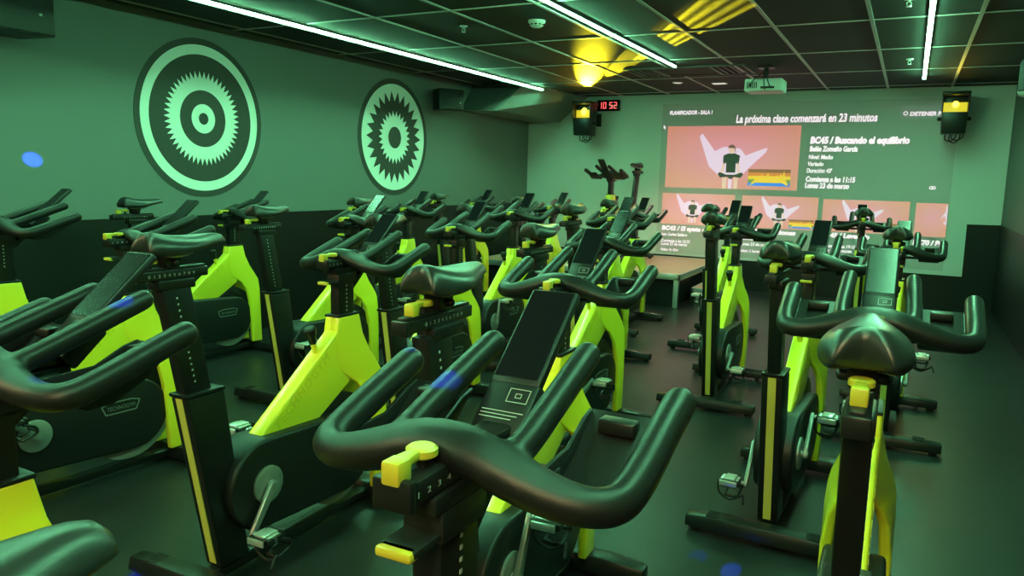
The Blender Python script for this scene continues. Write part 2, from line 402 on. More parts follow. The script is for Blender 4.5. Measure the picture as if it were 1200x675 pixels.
words('BC42 / El ayate de la vida', -2.735, 0.815, 0.80, 0.072, 0.003)
words('Juan Carlos Saldaro', -2.735, 0.745, 0.33, 0.05, 0.001)
words('Comienza a las 12:15', -2.735, 0.665, 0.36, 0.05, 0.001)
words('Lunes 23 de marzo', -2.735, 0.625, 0.33, 0.05, 0.001)
words('Faltan 1h 42m', -2.735, 0.555, 0.22, 0.045, 0.001)
words('BC60 / Emociones', -1.77, 0.83, 0.62, 0.072, 0.003)
words('Comienza a las', -1.77, 0.745, 0.33, 0.05, 0.001)
words('Lunes 23 de marzo', -1.77, 0.68, 0.36, 0.05, 0.001)
words('Faltan 2 horas', -1.77, 0.60, 0.24, 0.045, 0.001)
words('BC45 / Level Up', -0.87, 0.83, 0.50, 0.072, 0.003)
words('Comienza a las 19:15', -0.87, 0.715, 0.36, 0.05, 0.001)
words('Lunes 23 de marzo', -0.87, 0.665, 0.33, 0.05, 0.001)
words('BC70 / Pura', 0.062, 0.80, 0.34, 0.072, 0.003)
words('Juan Carlos', 0.062, 0.72, 0.22, 0.05, 0.001)
b = bmesh.new(); wallquad(b, -0.178, 0.37, 2.135, 2.275, 0.0010); screen_obj('stop_button', b, M['p_button'], scr)
b = bmesh.new()
for k in range(16):
    a0, a1 = 2*PI*k/16, 2*PI*(k+1)/16
    wallpoly(b, [(-0.125+r*math.cos(a), 2.197+r*math.sin(a)) for r, a in ((0.022, a0), (0.022, a1), (0.015, a1), (0.015, a0))], 0.003)
screen_obj('round_icon', b, M['p_white'], scr)
b = bmesh.new(); wallpoly(b, [(-2.775, 2.10), (-2.745, 2.065), (-2.757, 2.063), (-2.750, 2.045), (-2.758, 2.042), (-2.765, 2.060), (-2.775, 2.052)], 0.003); screen_obj('mouse_pointer', b, M['p_white'], scr)
b = bmesh.new()
for cx in (0.186, 0.212):
    for k in range(12):
        a0, a1 = 2*PI*k/12, 2*PI*(k+1)/12
        wallpoly(b, [(cx+r*math.cos(a), 1.413+r*0.9*math.sin(a)) for r, a in ((0.020, a0), (0.020, a1), (0.012, a1), (0.012, a0))], 0.003)
screen_obj('loop_icon', b, M['p_white'], scr)

for o in scr.children_recursive:                 # fit the page, drawn at unit size, to the wall
    o.data.transform(Matrix.Translation((0, 0, -0.1562)) @ Matrix.Scale(1.11, 4))

# ------------------------------------------------------------------ digital clock
M['red_led'] = emit('red_led_segments', (1.0, 0.10, 0.10), 2.2)
M['clock_body'] = mat('dark_red_black_plastic', (0.02, 0.006, 0.006), 0.2)
clk = thing('digital_clock', 'red digital wall clock beside the left stage light, reading 10 52', 'clock', (-3.8795, YB, 2.4468)); clk.scale = (1.11, 1.11, 1.11)
b = bmesh.new(); box(b, -0.152, 0.152, -0.05, 0, -0.068, 0.068, 0.008); finish(b, 'case', M['clock_body'], clk)
SEG = {'1': 'bc', '0': 'abcdef', '5': 'acdfg', '2': 'abdeg'}
b = bmesh.new()
def digit(ch, x):
    w_, h_, t_ = 0.040, 0.080, 0.009
    S = {'a': (0, w_, h_-t_, h_), 'd': (0, w_, 0, t_), 'g': (0, w_, h_/2-t_/2, h_/2+t_/2), 'f': (0, t_, h_/2, h_), 'e': (0, t_, 0, h_/2), 'b': (w_-t_, w_, h_/2, h_), 'c': (w_-t_, w_, 0, h_/2)}
    for s in SEG[ch]:
        x0, x1, z0, z1 = S[s]
        box(b, x+x0+0.001, x+x1-0.001, -0.053, -0.0495, -0.04+z0+0.001, -0.04+z1-0.001)
for ch, x in zip('1052', (-0.125, -0.066, 0.018, 0.076)): digit(ch, x)
finish(b, 'digits', M['red_led'], clk, 0)

# ------------------------------------------------------------------ stage lights (scanner projectors with a lit window)
M['lens'] = emit('lit_yellow_lens', (1.0, 0.78, 0.02), 14.0)
M['lens_dim'] = emit('lit_yellow_window', (0.75, 0.62, 0.01), 0.9, (0.1, 0.1, 0.05), 0.3)
M['cable'] = mat('black_cable', (0.01, 0.01, 0.01), 0.5)
def stage_light(x, z, y, label, bright):
    t = thing('stage_light', label, 'stage light', (x, y, z), 0, 'yellow stage lights on the back wall'); t.scale = (1.11, 1.11, 1.11)
    b = bmesh.new()
    loft(b, [[(-0.105, -0.10, -0.21), (0.105, -0.10, -0.21), (0.105, 0.12, -0.21), (-0.105, 0.12, -0.21)],
             [(-0.115, -0.12, 0.0), (0.115, -0.12, 0.0), (0.115, 0.13, 0.0), (-0.115, 0.13, 0.0)]], 0.008)
    loft(b, [[(-0.115, -0.02, 0.0), (0.115, -0.02, 0.0), (0.115, 0.13, 0.0), (-0.115, 0.13, 0.0)],
             [(-0.115, -0.02, 0.18), (0.115, -0.02, 0.18), (0.115, 0.13, 0.18), (-0.115, 0.13, 0.18)]], 0.006)
    box(b, -0.122, 0.122, -0.14, 0.13, 0.165, 0.20, 0.006)
    for s in (-1, 1): prism_x(b, [(-0.12, 0.0), (-0.02, 0.0), (-0.02, 0.17), (-0.13, 0.17)], s*0.115-0.005, s*0.115+0.005)
    finish(b, 'housing', M['steel_black'], t)
    b = bmesh.new(); box(b, -0.105, 0.105, -0.024, -0.021, 0.005, 0.10); finish(b, 'window', M['lens_dim'], t, 0)
    b = bmesh.new(); t2 = bmesh.new()
    lathe_z(t2, [(0.0, 0.001), (0.0, 0.045 if bright else 0.03), (0.012, 0.035 if bright else 0.022), (0.016, 0.001)], 0, 0, 24)
    merge(b, t2, 0, Matrix.Translation((0.0, -0.03, 0.08)) @ Matrix.Rotation(R(90), 4, 'X') @ Matrix.Rotation(R(-25), 4, 'Y'))
    finish(b, 'lens', M['lens'], t)
    b = bmesh.new()
    tube(b, [(-0.135, 0, -0.06), (-0.115, 0, -0.06)], 0.02, 14); tube(b, [(0.115, 0, -0.06), (0.135, 0, -0.06)], 0.02, 14)
    finish(b, 'yoke_knobs', M['black'], t)
    b = bmesh.new(); box(b, -0.02, 0.02, 0.11, (YB-y)/1.11-0.01, -0.02, 0.02); box(b, -0.10, 0.10, (YB-y)/1.11-0.03, (YB-y)/1.11-0.008, -0.08, 0.08, 0.004); finish(b, 'wall_bracket', M['steel_black'], t)
    for k, (a, c, e) in enumerate(((-0.06, 0.02, 0.07), (-0.02, 0.06, 0.085), (0.0, 0.085, 0.06))):
        b = bmesh.new()
        tube(b, catmull([(a, 0.02, -0.205), (a-0.005, 0.02, -0.21-e*0.7), ((a+c)/2, 0.03, -0.21-e), (c, 0.02, -0.21-e*0.6), (c+0.01, 0.02, -0.205)], 5), 0.006, 8)
        finish(b, 'cable', M['cable'], t)
    return t
stage_light(-4.0959, 2.247, 10.0455, 'yellow stage light glaring beside the red clock, left on the back wall', True)
stage_light(0.3552, 2.247, 10.0122, 'black stage light with a lit yellow window, right end of the back wall', False)
YEL = (1.0, 0.72, 0.05)
spot('stage_beam', (-4.06, 9.90, 2.352), (-1.3, 1.6, 0.9), STAGE_SPOT_W, 62, 0.8, YEL)
spot('stage_beam', (0.34, 9.90, 2.352), (-1.0, 1.2, 0.8), STAGE_SPOT_W*0.25, 62, 0.8, YEL)
# unseen warm spots added behind the camera to brighten the near frames
spot('fill_beam', (-4.2, -1.9, 2.35), (-1.9, 2.4, 0.6), FILL_SPOT_W, 62, 0.7, (1.0, 0.66, 0.26), 0.06)
spot('fill_beam', (0.3, -1.9, 2.35), (-0.9, 2.2, 0.6), FILL_SPOT_W*0.55, 46, 0.7, (1.0, 0.66, 0.26), 0.06)
def patterned(o, scale, lo, hi):
    # gobo: stripes across the beam
    d = o.data; d.use_nodes = True; n = d.node_tree.nodes; l = d.node_tree.links
    e = n['Emission']; tc = n.new('ShaderNodeTexCoord'); wv = n.new('ShaderNodeTexWave'); wv.wave_type = 'BANDS'; wv.bands_direction = 'X'
    wv.inputs['Scale'].default_value = scale; wv.inputs['Distortion'].default_value = 0.6; wv.inputs['Detail'].default_value = 1
    mr = n.new('ShaderNodeMapRange'); mr.inputs['To Min'].default_value = lo; mr.inputs['To Max'].default_value = hi
    l.new(tc.outputs['Normal'], wv.inputs['Vector']); l.new(wv.outputs['Fac'], mr.inputs['Value']); l.new(mr.outputs['Result'], e.inputs['Strength'])
CB = (1.0, 0.88, 0.02)
spot('ceiling_beam', (-4.02, 9.86, 2.42), (-3.52, 8.70, 2.58), 5200, 12, 1.0, CB, 0.01)
patterned(spot('ceiling_beam', (-4.00, 9.86, 2.36), (-2.72, 7.65, 2.58), 1500, 6, 0.4, CB, 0.005), 26, 0.45, 1.3)
patterned(spot('ceiling_beam', (-4.00, 9.86, 2.34), (-1.22, 5.35, 2.58), 9000, 4.8, 0.3, CB, 0.004), 14, 0.10, 1.6)

# ------------------------------------------------------------------ loudspeakers
def speaker(name_label, loc, rz, w, d, h, tilt=0.0, badge=True):
    t = thing('loudspeaker', name_label, 'speaker', loc, rz)
    b = bmesh.new()
    loft(b, [[(-w/2, 0, z), (w/2, 0, z), (w/2*0.82, d, z), (-w/2*0.82, d, z)] for z in (-h/2, h/2)], 0.012)
    finish(b, 'cabinet', M['black'], t)
    b = bmesh.new(); box(b, -w/2+0.012, w/2-0.012, -0.006, 0.004, -h/2+0.012, h/2-0.012, 0.004); finish(b, 'grille', M['rubber'], t)
    b = bmesh.new(); box(b, w*0.30, w*0.30+0.018, -0.009, -0.005, -h*0.16, -h*0.16+0.014, 0.001); finish(b, 'badge', M['mark'], t)
    b = bmesh.new(); box(b, -0.03, 0.03, d*0.9, d+0.10, -0.03, 0.03, 0.004); box(b, -0.06, 0.06, d+0.09, d+0.10, -0.09, 0.09, 0.003); finish(b, 'wall_bracket', M['steel_black'], t)
    return t
speaker('black loudspeaker on the left wall near the ceiling, cut off by the top left corner', (-4.7508, 2.775, 2.365), R(90), 0.51, 0.28, 0.333)
speaker('black loudspeaker on the left wall beside the sloping bulkhead', (-4.8063, 7.7145, 2.2913), R(62), 0.333, 0.21, 0.24)
M['pale_shell'] = mat('pale_grey_shell', (0.16, 0.165, 0.155), 0.4)
t = thing('loudspeaker', 'pale loudspeaker with a dark grille at the right edge, high on the right wall', 'speaker', (0.755, 7.45, 2.325), R(-62)); t.scale = (1.11, 1.11, 1.11)
b = bmesh.new(); box(b, -0.14, 0.14, 0.0, 0.15, -0.15, 0.13, 0.04, seg=4); finish(b, 'shell', M['pale_shell'], t)
b = bmesh.new(); box(b, -0.11, 0.11, -0.008, 0.02, -0.11, 0.11, 0.03, seg=4); finish(b, 'grille', M['rubber'], t)

# ------------------------------------------------------------------ projector, ceiling fittings
M['white_plastic'] = mat('white_plastic', (0.62, 0.64, 0.63), 0.4)
pj = thing('ceiling_projector', 'white projector hanging from the ceiling in front of the screen', 'projector', (-1.4042, 8.2362, ZC)); pj.scale = (1.11, 1.11, 1.11)
b = bmesh.new(); box(b, -0.165, 0.165, -0.13, 0.16, -0.225, -0.115, 0.014, seg=3); finish(b, 'body', M['white_plastic'], pj)
b = bmesh.new(); tube(b, [(0, 0, -0.115), (0, 0, -0.004)], 0.022, 14, round_ends=False); box(b, -0.07, 0.07, -0.07, 0.07, -0.012, 0); box(b, -0.06, 0.06, -0.06, 0.06, -0.122, -0.108); finish(b, 'ceiling_mount', M['steel_black'], pj)
b = bmesh.new()
for k in range(6): box(b, -0.14+0.016*k, -0.132+0.016*k, -0.134, -0.125, -0.20, -0.145)
box(b, -0.02, 0.10, -0.134, -0.125, -0.205, -0.185)
finish(b, 'rear_ports', M['black'], pj)
for a, c in (((-0.10, -0.17), (-0.02, -0.06)), ((0.06, -0.18), (0.01, -0.05)), ((0.02, -0.20), (0.0, -0.04))):
    b = bmesh.new(); tube(b, catmull([(a[0], -0.13, a[1]), (a[0]*1.1, -0.17, a[1]-0.01), ((a[0]+c[0])/2, -0.16, -0.11), (c[0], -0.03, c[1])], 6), 0.005, 8); finish(b, 'cable', M['cable'], pj)
d = bpy.data.lights.new('projector_beam', 'SPOT')
sd = thing('smoke_detector', 'white smoke detector on the ceiling left of the middle strip light', 'smoke detector', (-2.5907, 5.3391, ZC)); sd.scale = (1.11, 1.11, 1.11)
b = bmesh.new(); lathe_z(b, [(0, 0.058), (-0.012, 0.058), (-0.018, 0.052)], 0, 0, 32); finish(b, 'base', M['white_plastic'], sd)
b = bmesh.new(); lathe_z(b, [(-0.018, 0.048), (-0.034, 0.044), (-0.044, 0.030), (-0.046, 0.001)], 0, 0, 32); finish(b, 'head', M['white_plastic'], sd)
b = bmesh.new()
for k in range(10):
    m_ = Matrix.Rotation(2*PI*k/10, 4, 'Z'); box(b, 0.040, 0.048, -0.008, 0.008, -0.033, -0.024, mtx=m_)
finish(b, 'vents', M['black'], sd)
def sprinkler(x, y, label):
    t = thing('sprinkler_head', label, 'sprinkler', (x, y, ZC), 0, 'ceiling sprinklers')
    b = bmesh.new(); lathe_z(b, [(0, 0.032), (-0.006, 0.030), (-0.008, 0.012)], 0, 0, 24); finish(b, 'escutcheon', M['chrome'], t)
    b = bmesh.new(); tube(b, [(0, 0, -0.006), (0, 0, -0.02)], 0.008, 10, round_ends=False)
    for s in (-1, 1): tube(b, catmull([(s*0.007, 0, -0.018), (s*0.014, 0, -0.030), (s*0.004, 0, -0.046)], 4), 0.0025, 6)
    finish(b, 'body', M['chrome'], t)
    b = bmesh.new(); lathe_z(b, [(-0.046, 0.016), (-0.049, 0.016), (-0.050, 0.001)], 0, 0, 16); finish(b, 'deflector', M['chrome'], t)
sprinkler(-3.219, 5.328, 'small sprinkler on the dark ceiling between the left and middle strip lights')
sprinkler(-0.1166, 8.103, 'small sprinkler on the ceiling beside the end of the right strip light')
sprinkler(-0.1132, 5.55, 'small sprinkler on the ceiling cut off by the top edge of the photo')
M['lamp_glow'] = emit('warm_downlight_glow', (1.0, 0.86, 0.78), 0.75)
dl = thing('downlight', 'small round downlight near the back wall, left of the air vent', 'ceiling light', (-2.5752, 9.1908, ZC))
b = bmesh.new(); lathe_z(b, [(0, 0.062), (-0.006, 0.060), (-0.008, 0.048)], 0, 0, 32); finish(b, 'trim_ring', M['white_plastic'], dl)
b = bmesh.new(); lathe_z(b, [(-0.006, 0.047), (-0.009, 0.046), (-0.0095, 0.001)], 0, 0, 32); finish(b, 'lens', M['lamp_glow'], dl)
spot('downlight_lamp', (-2.575, 9.19, 2.55), (-2.6, 8.9, 0.0), DOWNLIGHT_W, 120, 0.6, (1.0, 0.66, 0.50), 0.05)
dl = thing('emergency_light', 'flat rectangular light on the ceiling behind the air vent', 'ceiling light', (-2.1201, 9.3462, ZC))
b = bmesh.new(); box(b, -0.085, 0.085, -0.07, 0.07, -0.012, 0, 0.003); finish(b, 'frame', M['rail'], dl)
b = bmesh.new(); box(b, -0.075, 0.075, -0.06, 0.06, -0.0135, -0.011); finish(b, 'panel', M['lamp_glow'], dl, 0)
M['vent_grey'] = mat('vent_grey', (0.10, 0.095, 0.095), 0.5)
av = thing('air_vent', 'dark ceiling air vent with slots at both ends, beside the projector', 'air vent', (-2.1423, 8.2362, ZC)); av.scale = (1.11, 1.11, 1.11)
b = bmesh.new()
for (x0, x1, y0, y1) in ((-0.60, 0.52, -0.30, -0.27), (-0.60, 0.52, 0.27, 0.30), (-0.60, -0.57, -0.27, 0.27), (0.49, 0.52, -0.27, 0.27), (-0.33, -0.30, -0.27, 0.27), (0.20, 0.23, -0.27, 0.27)): box(b, x0, x1, y0, y1, -0.016, 0, 0.003)
finish(b, 'frame', M['vent_grey'], av)
b = bmesh.new(); box(b, -0.30, 0.20, -0.27, 0.27, -0.008, 0); finish(b, 'centre_panel', M['ceiling'], av, 0)
for x0 in (-0.545, -0.485, -0.425, -0.365, 0.255, 0.315, 0.375, 0.435):
    b = bmesh.new(); box(b, x0, x0+0.022, -0.27, 0.27, -0.012, -0.001, 0.002, mtx=None); finish(b, 'slat', M['vent_grey'], av)

# ------------------------------------------------------------------ stage platform and step
def wood():
    m, n, l = nm('wood_laminate'); b = n['Principled BSDF']
    tc = n.new('ShaderNodeTexCoord'); mp = n.new('ShaderNodeMapping'); mp.inputs['Scale'].default_value = (1.2, 14, 1)
    ns = n.new('ShaderNodeTexNoise'); ns.inputs['Scale'].default_value = 3; ns.inputs['Detail'].default_value = 5
    rp = n.new('ShaderNodeValToRGB'); rp.color_ramp.elements[0].color = (0.40, 0.20, 0.13, 1); rp.color_ramp.elements[1].color = (0.62, 0.36, 0.25, 1)
    l.new(tc.outputs['Object'], mp.inputs['Vector']); l.new(mp.outputs['Vector'], ns.inputs['Vector']); l.new(ns.outputs['Fac'], rp.inputs['Fac']); l.new(rp.outputs['Color'], b.inputs['Base Color'])
    b.inputs['Roughness'].default_value = 0.4
    return m
M['wood'] = wood()
M['alu'] = mat('aluminium_profile', (0.48, 0.50, 0.50), 0.38, metal=0.7)
def platform(name, label, x0, x1, y0, y1, z1, cat):
    t = thing(name, label, cat, ((x0+x1)/2, (y0+y1)/2, 0)); a, c = (x1-x0)/2, (y1-y0)/2
    b = bmesh.new(); box(b, -a+0.02, a-0.02, -c+0.02, c-0.02, z1-0.02, z1, 0.002); finish(b, 'deck', M['wood'], t, 0)
    b = bmesh.new()
    for (p, q, r, s) in ((-a, a, -c, -c+0.03), (-a, a, c-0.03, c), (-a, -a+0.03, -c, c), (a-0.03, a, -c, c)): box(b, p, q, r, s, z1-0.065, z1+0.003, 0.006)
    finish(b, 'edge_profile', M['alu'], t)
    for sx in (-1, 1):
        for sy in (-1, 1):
            b = bmesh.new(); x, y = sx*(a-0.06), sy*(c-0.06); box(b, x-0.025, x+0.025, y-0.025, y+0.025, 0, z1-0.05, 0.004); finish(b, 'leg', M['alu'], t)
    b = bmesh.new(); box(b, -a+0.10, a-0.10, -c+0.10, c-0.10, 0.0, z1-0.06); finish(b, 'skirt', M['wall_black'], t, 0)
platform('stage_platform', 'low wooden stage with a metal edge carrying the instructor bike', -4.85, -2.20, 8.38, 10.37, 0.385, 'stage')
platform('stage_step', 'wooden step against the right side of the low stage', -2.17, -1.78, 8.75, 9.75, 0.20, 'step')

# ------------------------------------------------------------------ the spin bike (built once, then copied)
OY = 0.48            # grip ends at y = +0.48, feet at -0.47 and +0.45
def yz(y, z): return (y+OY, z)
PARTS = {}           # name -> list of (object) of the prototype
proto = thing('spin_bike', 'proto', 'spin bike', (0, 0, 0))
HB, SD = set(), set()          # parts that move with the handlebar / saddle height

def part(name, bm, m, parent=None, smooth=35, move=None):
    o = finish(bm, name, m, parent or proto, smooth)
    if move == 'hb': o['mv'] = 1
    if move == 'sd': o['mv'] = 2
    return o

# stabiliser feet
for nm_, y, w in (('rear_foot', -1.035, 0.305), ('front_foot', -0.10, 0.290)):
    b = bmesh.new()
    loft(b, [[(x, y+OY-d, 0.018), (x, y+OY+d, 0.018), (x, y+OY+d*0.72, h_), (x, y+OY-d*0.72, h_)] for x, d, h_ in ((-w, 0.040, 0.066), (-w*0.5, 0.052, 0.078), (w*0.5, 0.052, 0.078), (w, 0.040, 0.066))], 0.009)
    f_ = part(nm_, b, M['steel_black'])
    for s in (-1, 1):
        b = bmesh.new(); lathe_z(b, [(0.0, 0.020), (0.004, 0.024), (0.020, 0.022)], s*(w-0.04), y+OY, 16); part('rubber_pad', b, M['rubber'], f_)
    if nm_ == 'rear_foot':
        for s in (-1, 1):
            b = bmesh.new()
            for k in range(6): box(b, s*0.19-0.03, s*0.19+0.03, y+OY-0.03+0.011*k, y+OY-0.026+0.011*k, 0.074, 0.0785)
            part('tread', b, M['rubber'], f_, 0)
    else:
        for s in (-1, 1):
            b = bmesh.new(); lathe_x(b, [(s*0.17-0.014, 0.02), (s*0.17-0.012, 0.028), (s*0.17+0.012, 0.028), (s*0.17+0.014, 0.02)], y+OY+0.055, 0.032, 20); part('transport_wheel', b, M['rubber'], f_)
b = bmesh.new(); box(b, -0.03, 0.03, -1.03+OY, -0.10+OY, 0.022, 0.056, 0.006); part('base_beam', b, M['steel_black'])

# seat tube, stripe, seat post
def q4(x, yr, yf, z): return [(-x, yr+OY, z), (x, yr+OY, z), (x, yf+OY, z), (-x, yf+OY, z)]
b = bmesh.new(); loft(b, [q4(0.040, -0.958, -0.835, 0.060), q4(0.040, -1.076, -0.925, 0.690)], 0.008)
loft(b, [q4(0.0425, -1.080, -0.921, 0.690), q4(0.0425, -1.083, -0.924, 0.704)], 0.005)
st = part('seat_tube', b, M['steel_black'])
b = bmesh.new(); loft(b, [q4(0.015, -0.9645, -0.952, 0.075), q4(0.015, -1.0775, -1.066, 0.688)]); part('yellow_stripe', b, M['stripe'], st, 0)
b = bmesh.new(); loft(b, [q4(0.023, -1.052, -0.948, 0.62), q4(0.023, -1.138, -1.030, 1.050)], 0.006)
sp = part('seat_post', b, M['steel_black'], move='sd')
MARKS = []
for k in range(15):
    z = 0.725+0.020*k; yc = -1.007-0.2*(z-0.62)
    MARKS.append((yc+OY, z))
for s in (1, -1):
    b = bmesh.new()
    for y, z in MARKS: box(b, min(s*0.0228, s*0.0238), max(s*0.0228, s*0.0238), y-0.003, y+0.003, z, z+0.006)
    tag(part('scale_marks', b, M['mark'], sp, 0), kind='stuff')
# saddle slider with its lever
b = bmesh.new(); box(b, -0.026, 0.026, -1.150+OY, -1.012+OY, 1.036, 1.068, 0.005); box(b, -0.018, 0.018, -1.255+OY, -0.955+OY, 1.068, 1.098, 0.004); box(b, -0.012, 0.012, -1.25+OY, -0.96+OY, 1.096, 1.106, 0.003)
box(b, -0.0205, 0.0205, -1.262+OY, -1.250+OY, 1.066, 1.100, 0.003)
sl = part('saddle_slider', b, M['steel_black'], move='sd')
b = bmesh.new()
text_into(b, 0, '0123456789', 0.013, basis((0.0185, -1.18+OY, 1.078), (0, 1, 0), (0, 0, 1)), spacing=2.0, width=0.17)
tag(part('scale_marks', b, M['mark'], sl, 0), kind='stuff')
b = bmesh.new()
text_into(b, 0, '0123456789', 0.013, basis((-0.0185, -1.01+OY, 1.078), (0, -1, 0), (0, 0, 1)), spacing=2.0, width=0.17)
tag(part('scale_marks', b, M['mark'], sl, 0), kind='stuff')
def lever_mesh(y, z):
    b = bmesh.new()
    lathe_z(b, [(z, 0.016), (z+0.003, 0.020), (z+0.011, 0.020), (z+0.014, 0.016)], 0, y+0.045, 20)
    prism_z(b, [(-0.008, y+0.035), (0.008, y+0.035), (0.011, y+0.006), (0.012, y-0.005), (-0.012, y-0.005), (-0.011, y+0.006)], z+0.001, z+0.013, 0.003)
    box(b, -0.013, 0.013, y-0.022, y+0.006, z-0.016, z+0.0135, 0.004)
    return b
lv = lever_mesh(-1.200+OY, 1.120); part('adjustment_lever', lv, M['lever'], sl)
b = bmesh.new(); lathe_z(b, [(1.098, 0.008), (1.126, 0.008)], 0, -1.16+OY, 12); part('lever_bolt', b, M['black'], sl)
# saddle
def saddle_bm():
    b = bmesh.new(); NS, NU = 22, 19
    y0, y1 = -1.205+OY, -0.870+OY
    def prof(s):
        # half width, top height, thickness, droop
        if s < 0.46: w = 0.082*math.sin(min(1, (s+0.10)/0.40)*PI/2)**0.7
        else:
            k = (s-0.46)/0.54; w = 0.082+(0.027-0.082)*(k*k*(3-2*k))**0.72
        if s > 0.93: w *= math.sqrt(max(0.30, 1-((s-0.93)/0.085)**2))
        zt = 1.228 - 0.010*math.sin(min(1, s*1.2)*PI) - 0.028*s
        th = 0.080-0.052*s
        return w, zt, th
    top, bot = [], []
    for i in range(NS+1):
        s = i/NS; w, zt, th = prof(s); rt, rb = [], []
        for j in range(NU):
            u = -1+2*j/(NU-1)
            yn = y0+(y1-y0)*s + (0.030*(1-abs(u)**1.0)*max(0, 1-s/0.18) if s < 0.18 else 0) 
            droop = (0.020+0.028*max(0, 1-s*1.6))*abs(u)**2.4
            groove = 0.004*math.exp(-(u/0.34)**2)*math.sin(min(1, s*1.25)*PI)
            edge = 0.012*abs(u)**5
            rt.append((w*u, yn, zt-droop-groove-edge))
            rb.append((w*0.93*u, yn+0.004*(1-2*s), zt-th-0.4*droop+0.010*abs(u)**2))
        top.append([b.verts.new(p) for p in rt]); bot.append([b.verts.new(p) for p in rb])
    for i in range(NS):
        for j in range(NU-1):
            b.faces.new((top[i][j], top[i][j+1], top[i+1][j+1], top[i+1][j])); b.faces.new((bot[i][j], bot[i+1][j], bot[i+1][j+1], bot[i][j+1]))
    for i in range(NS):
        b.faces.new((top[i][0], top[i+1][0], bot[i+1][0], bot[i][0])); b.faces.new((top[i][-1], bot[i][-1], bot[i+1][-1], top[i+1][-1]))
    for j in range(NU-1):
        b.faces.new((top[0][j], bot[0][j], bot[0][j+1], top[0][j+1])); b.faces.new((top[-1][j], top[-1][j+1], bot[-1][j+1], bot[-1][j]))
    bmesh.ops.recalc_face_normals(b, faces=b.faces[:])
    for _ in range(8): bmesh.ops.smooth_vert(b, verts=b.verts[:], factor=0.5, use_axis_x=True, use_axis_y=True, use_axis_z=True)
    return b
sad = part('saddle', saddle_bm(), M['saddle'], smooth=70, move='sd')
b = bmesh.new()
for s in (-1, 1): tube(b, catmull([(s*0.035, -1.17+OY, 1.165), (s*0.022, -1.12+OY, 1.142), (s*0.022, -1.04+OY, 1.142), (s*0.010, -0.935+OY, 1.178)], 5), 0.004, 8)
part('saddle_rails', b, M['chrome'], sad)
b = bmesh.new(); loft(b, [q4(0.020, -1.115, -1.065, 1.104), q4(0.026, -1.125, -1.055, 1.150)], 0.004); tube(b, [(-0.034, -1.09+OY, 1.122), (0.034, -1.09+OY, 1.122)], 0.010, 12); part('saddle_clamp', b, M['black'], sad)

# yellow main frame
b = bmesh.new()
for s in (1, -1):
    # z, inner x, outer x rear, outer x front, y rear, y front
    secs = [(0.845, 0, 0.036, 0.036, -0.335, -0.205), (0.76, 0, 0.037, 0.042, -0.350, -0.188), (0.68, 0, 0.036, 0.060, -0.350, -0.160), (0.615, 0, 0.036, 0.083, -0.318, -0.130), (0.578, 0, 0.042, 0.090, -0.268, -0.110), (0.560, 0.036, 0.056, 0.092, -0.244, -0.107), (0.50, 0.052, 0.078, 0.095, -0.212, -0.100), (0.40, 0.060, 0.092, 0.096, -0.196, -0.096), (0.25, 0.061, 0.093, 0.094, -0.185, -0.090), (0.076, 0.058, 0.089, 0.089, -0.172, -0.080)]
    loft(b, [[(s*x0, yr+OY, z), (s*x1, yr+OY, z), (s*x2, yf+OY, z), (s*x0, yf+OY, z)] for z, x0, x1, x2, yr, yf in secs], 0.009, ang=35, seg=3)
prism_x(b, [yz(-0.315, 0.815), yz(-0.365, 0.770), yz(-0.765, 0.475), yz(-0.75, 0.42), yz(-0.52, 0.42), yz(-0.262, 0.565), yz(-0.26, 0.70)], -0.034, 0.034, 0.009, seg=3)
fr = part('frame', b, M['yellow'], smooth=40)
b = bmesh.new(); loft(b, [q4(0.0375, -0.338, -0.202, 0.842), q4(0.0375, -0.338, -0.202, 0.852)], 0.003); part('collar', b, M['black'], fr)
ang = math.atan2(0.34, 0.46)
b = bmesh.new()
o_ = (0.0345, -0.680+OY, 0.470)
text_into(b, 0, 'TECHNOGYM', 0.058, basis(o_, (0, math.cos(ang), math.sin(ang)), (0, -math.sin(ang), math.cos(ang))), extrude=0.0012, spacing=1.25, width=0.36)
part('embossed_name', b, M['lettering'], fr, 0)
b = bmesh.new()
o_ = (-0.0345, -0.390+OY, 0.684)
text_into(b, 0, 'TECHNOGYM', 0.058, basis(o_, (0, -math.cos(ang), -math.sin(ang)), (0, -math.sin(ang), math.cos(ang))), extrude=0.0012, spacing=1.25, width=0.36)
part('embossed_name', b, M['lettering'], fr, 0)
# resistance knob on the rear beam
b = bmesh.new()
dv = Vector((0, -0.35, 1)).normalized(); k0 = Vector((0, -0.435+OY, 0.722))
tube(b, [k0-dv*0.02, k0+dv*0.035], 0.012, 14, mi=1, round_ends=False)
tube(b, [k0+dv*0.035, k0+dv*0.040, k0+dv*0.06, k0+dv*0.075, k0+dv*0.10, k0+dv*0.106], [0.013, 0.016, 0.015, 0.022, 0.025, 0.018], 18, round_ends=False)
part('resistance_knob', b, [M['black'], M['yellow']])

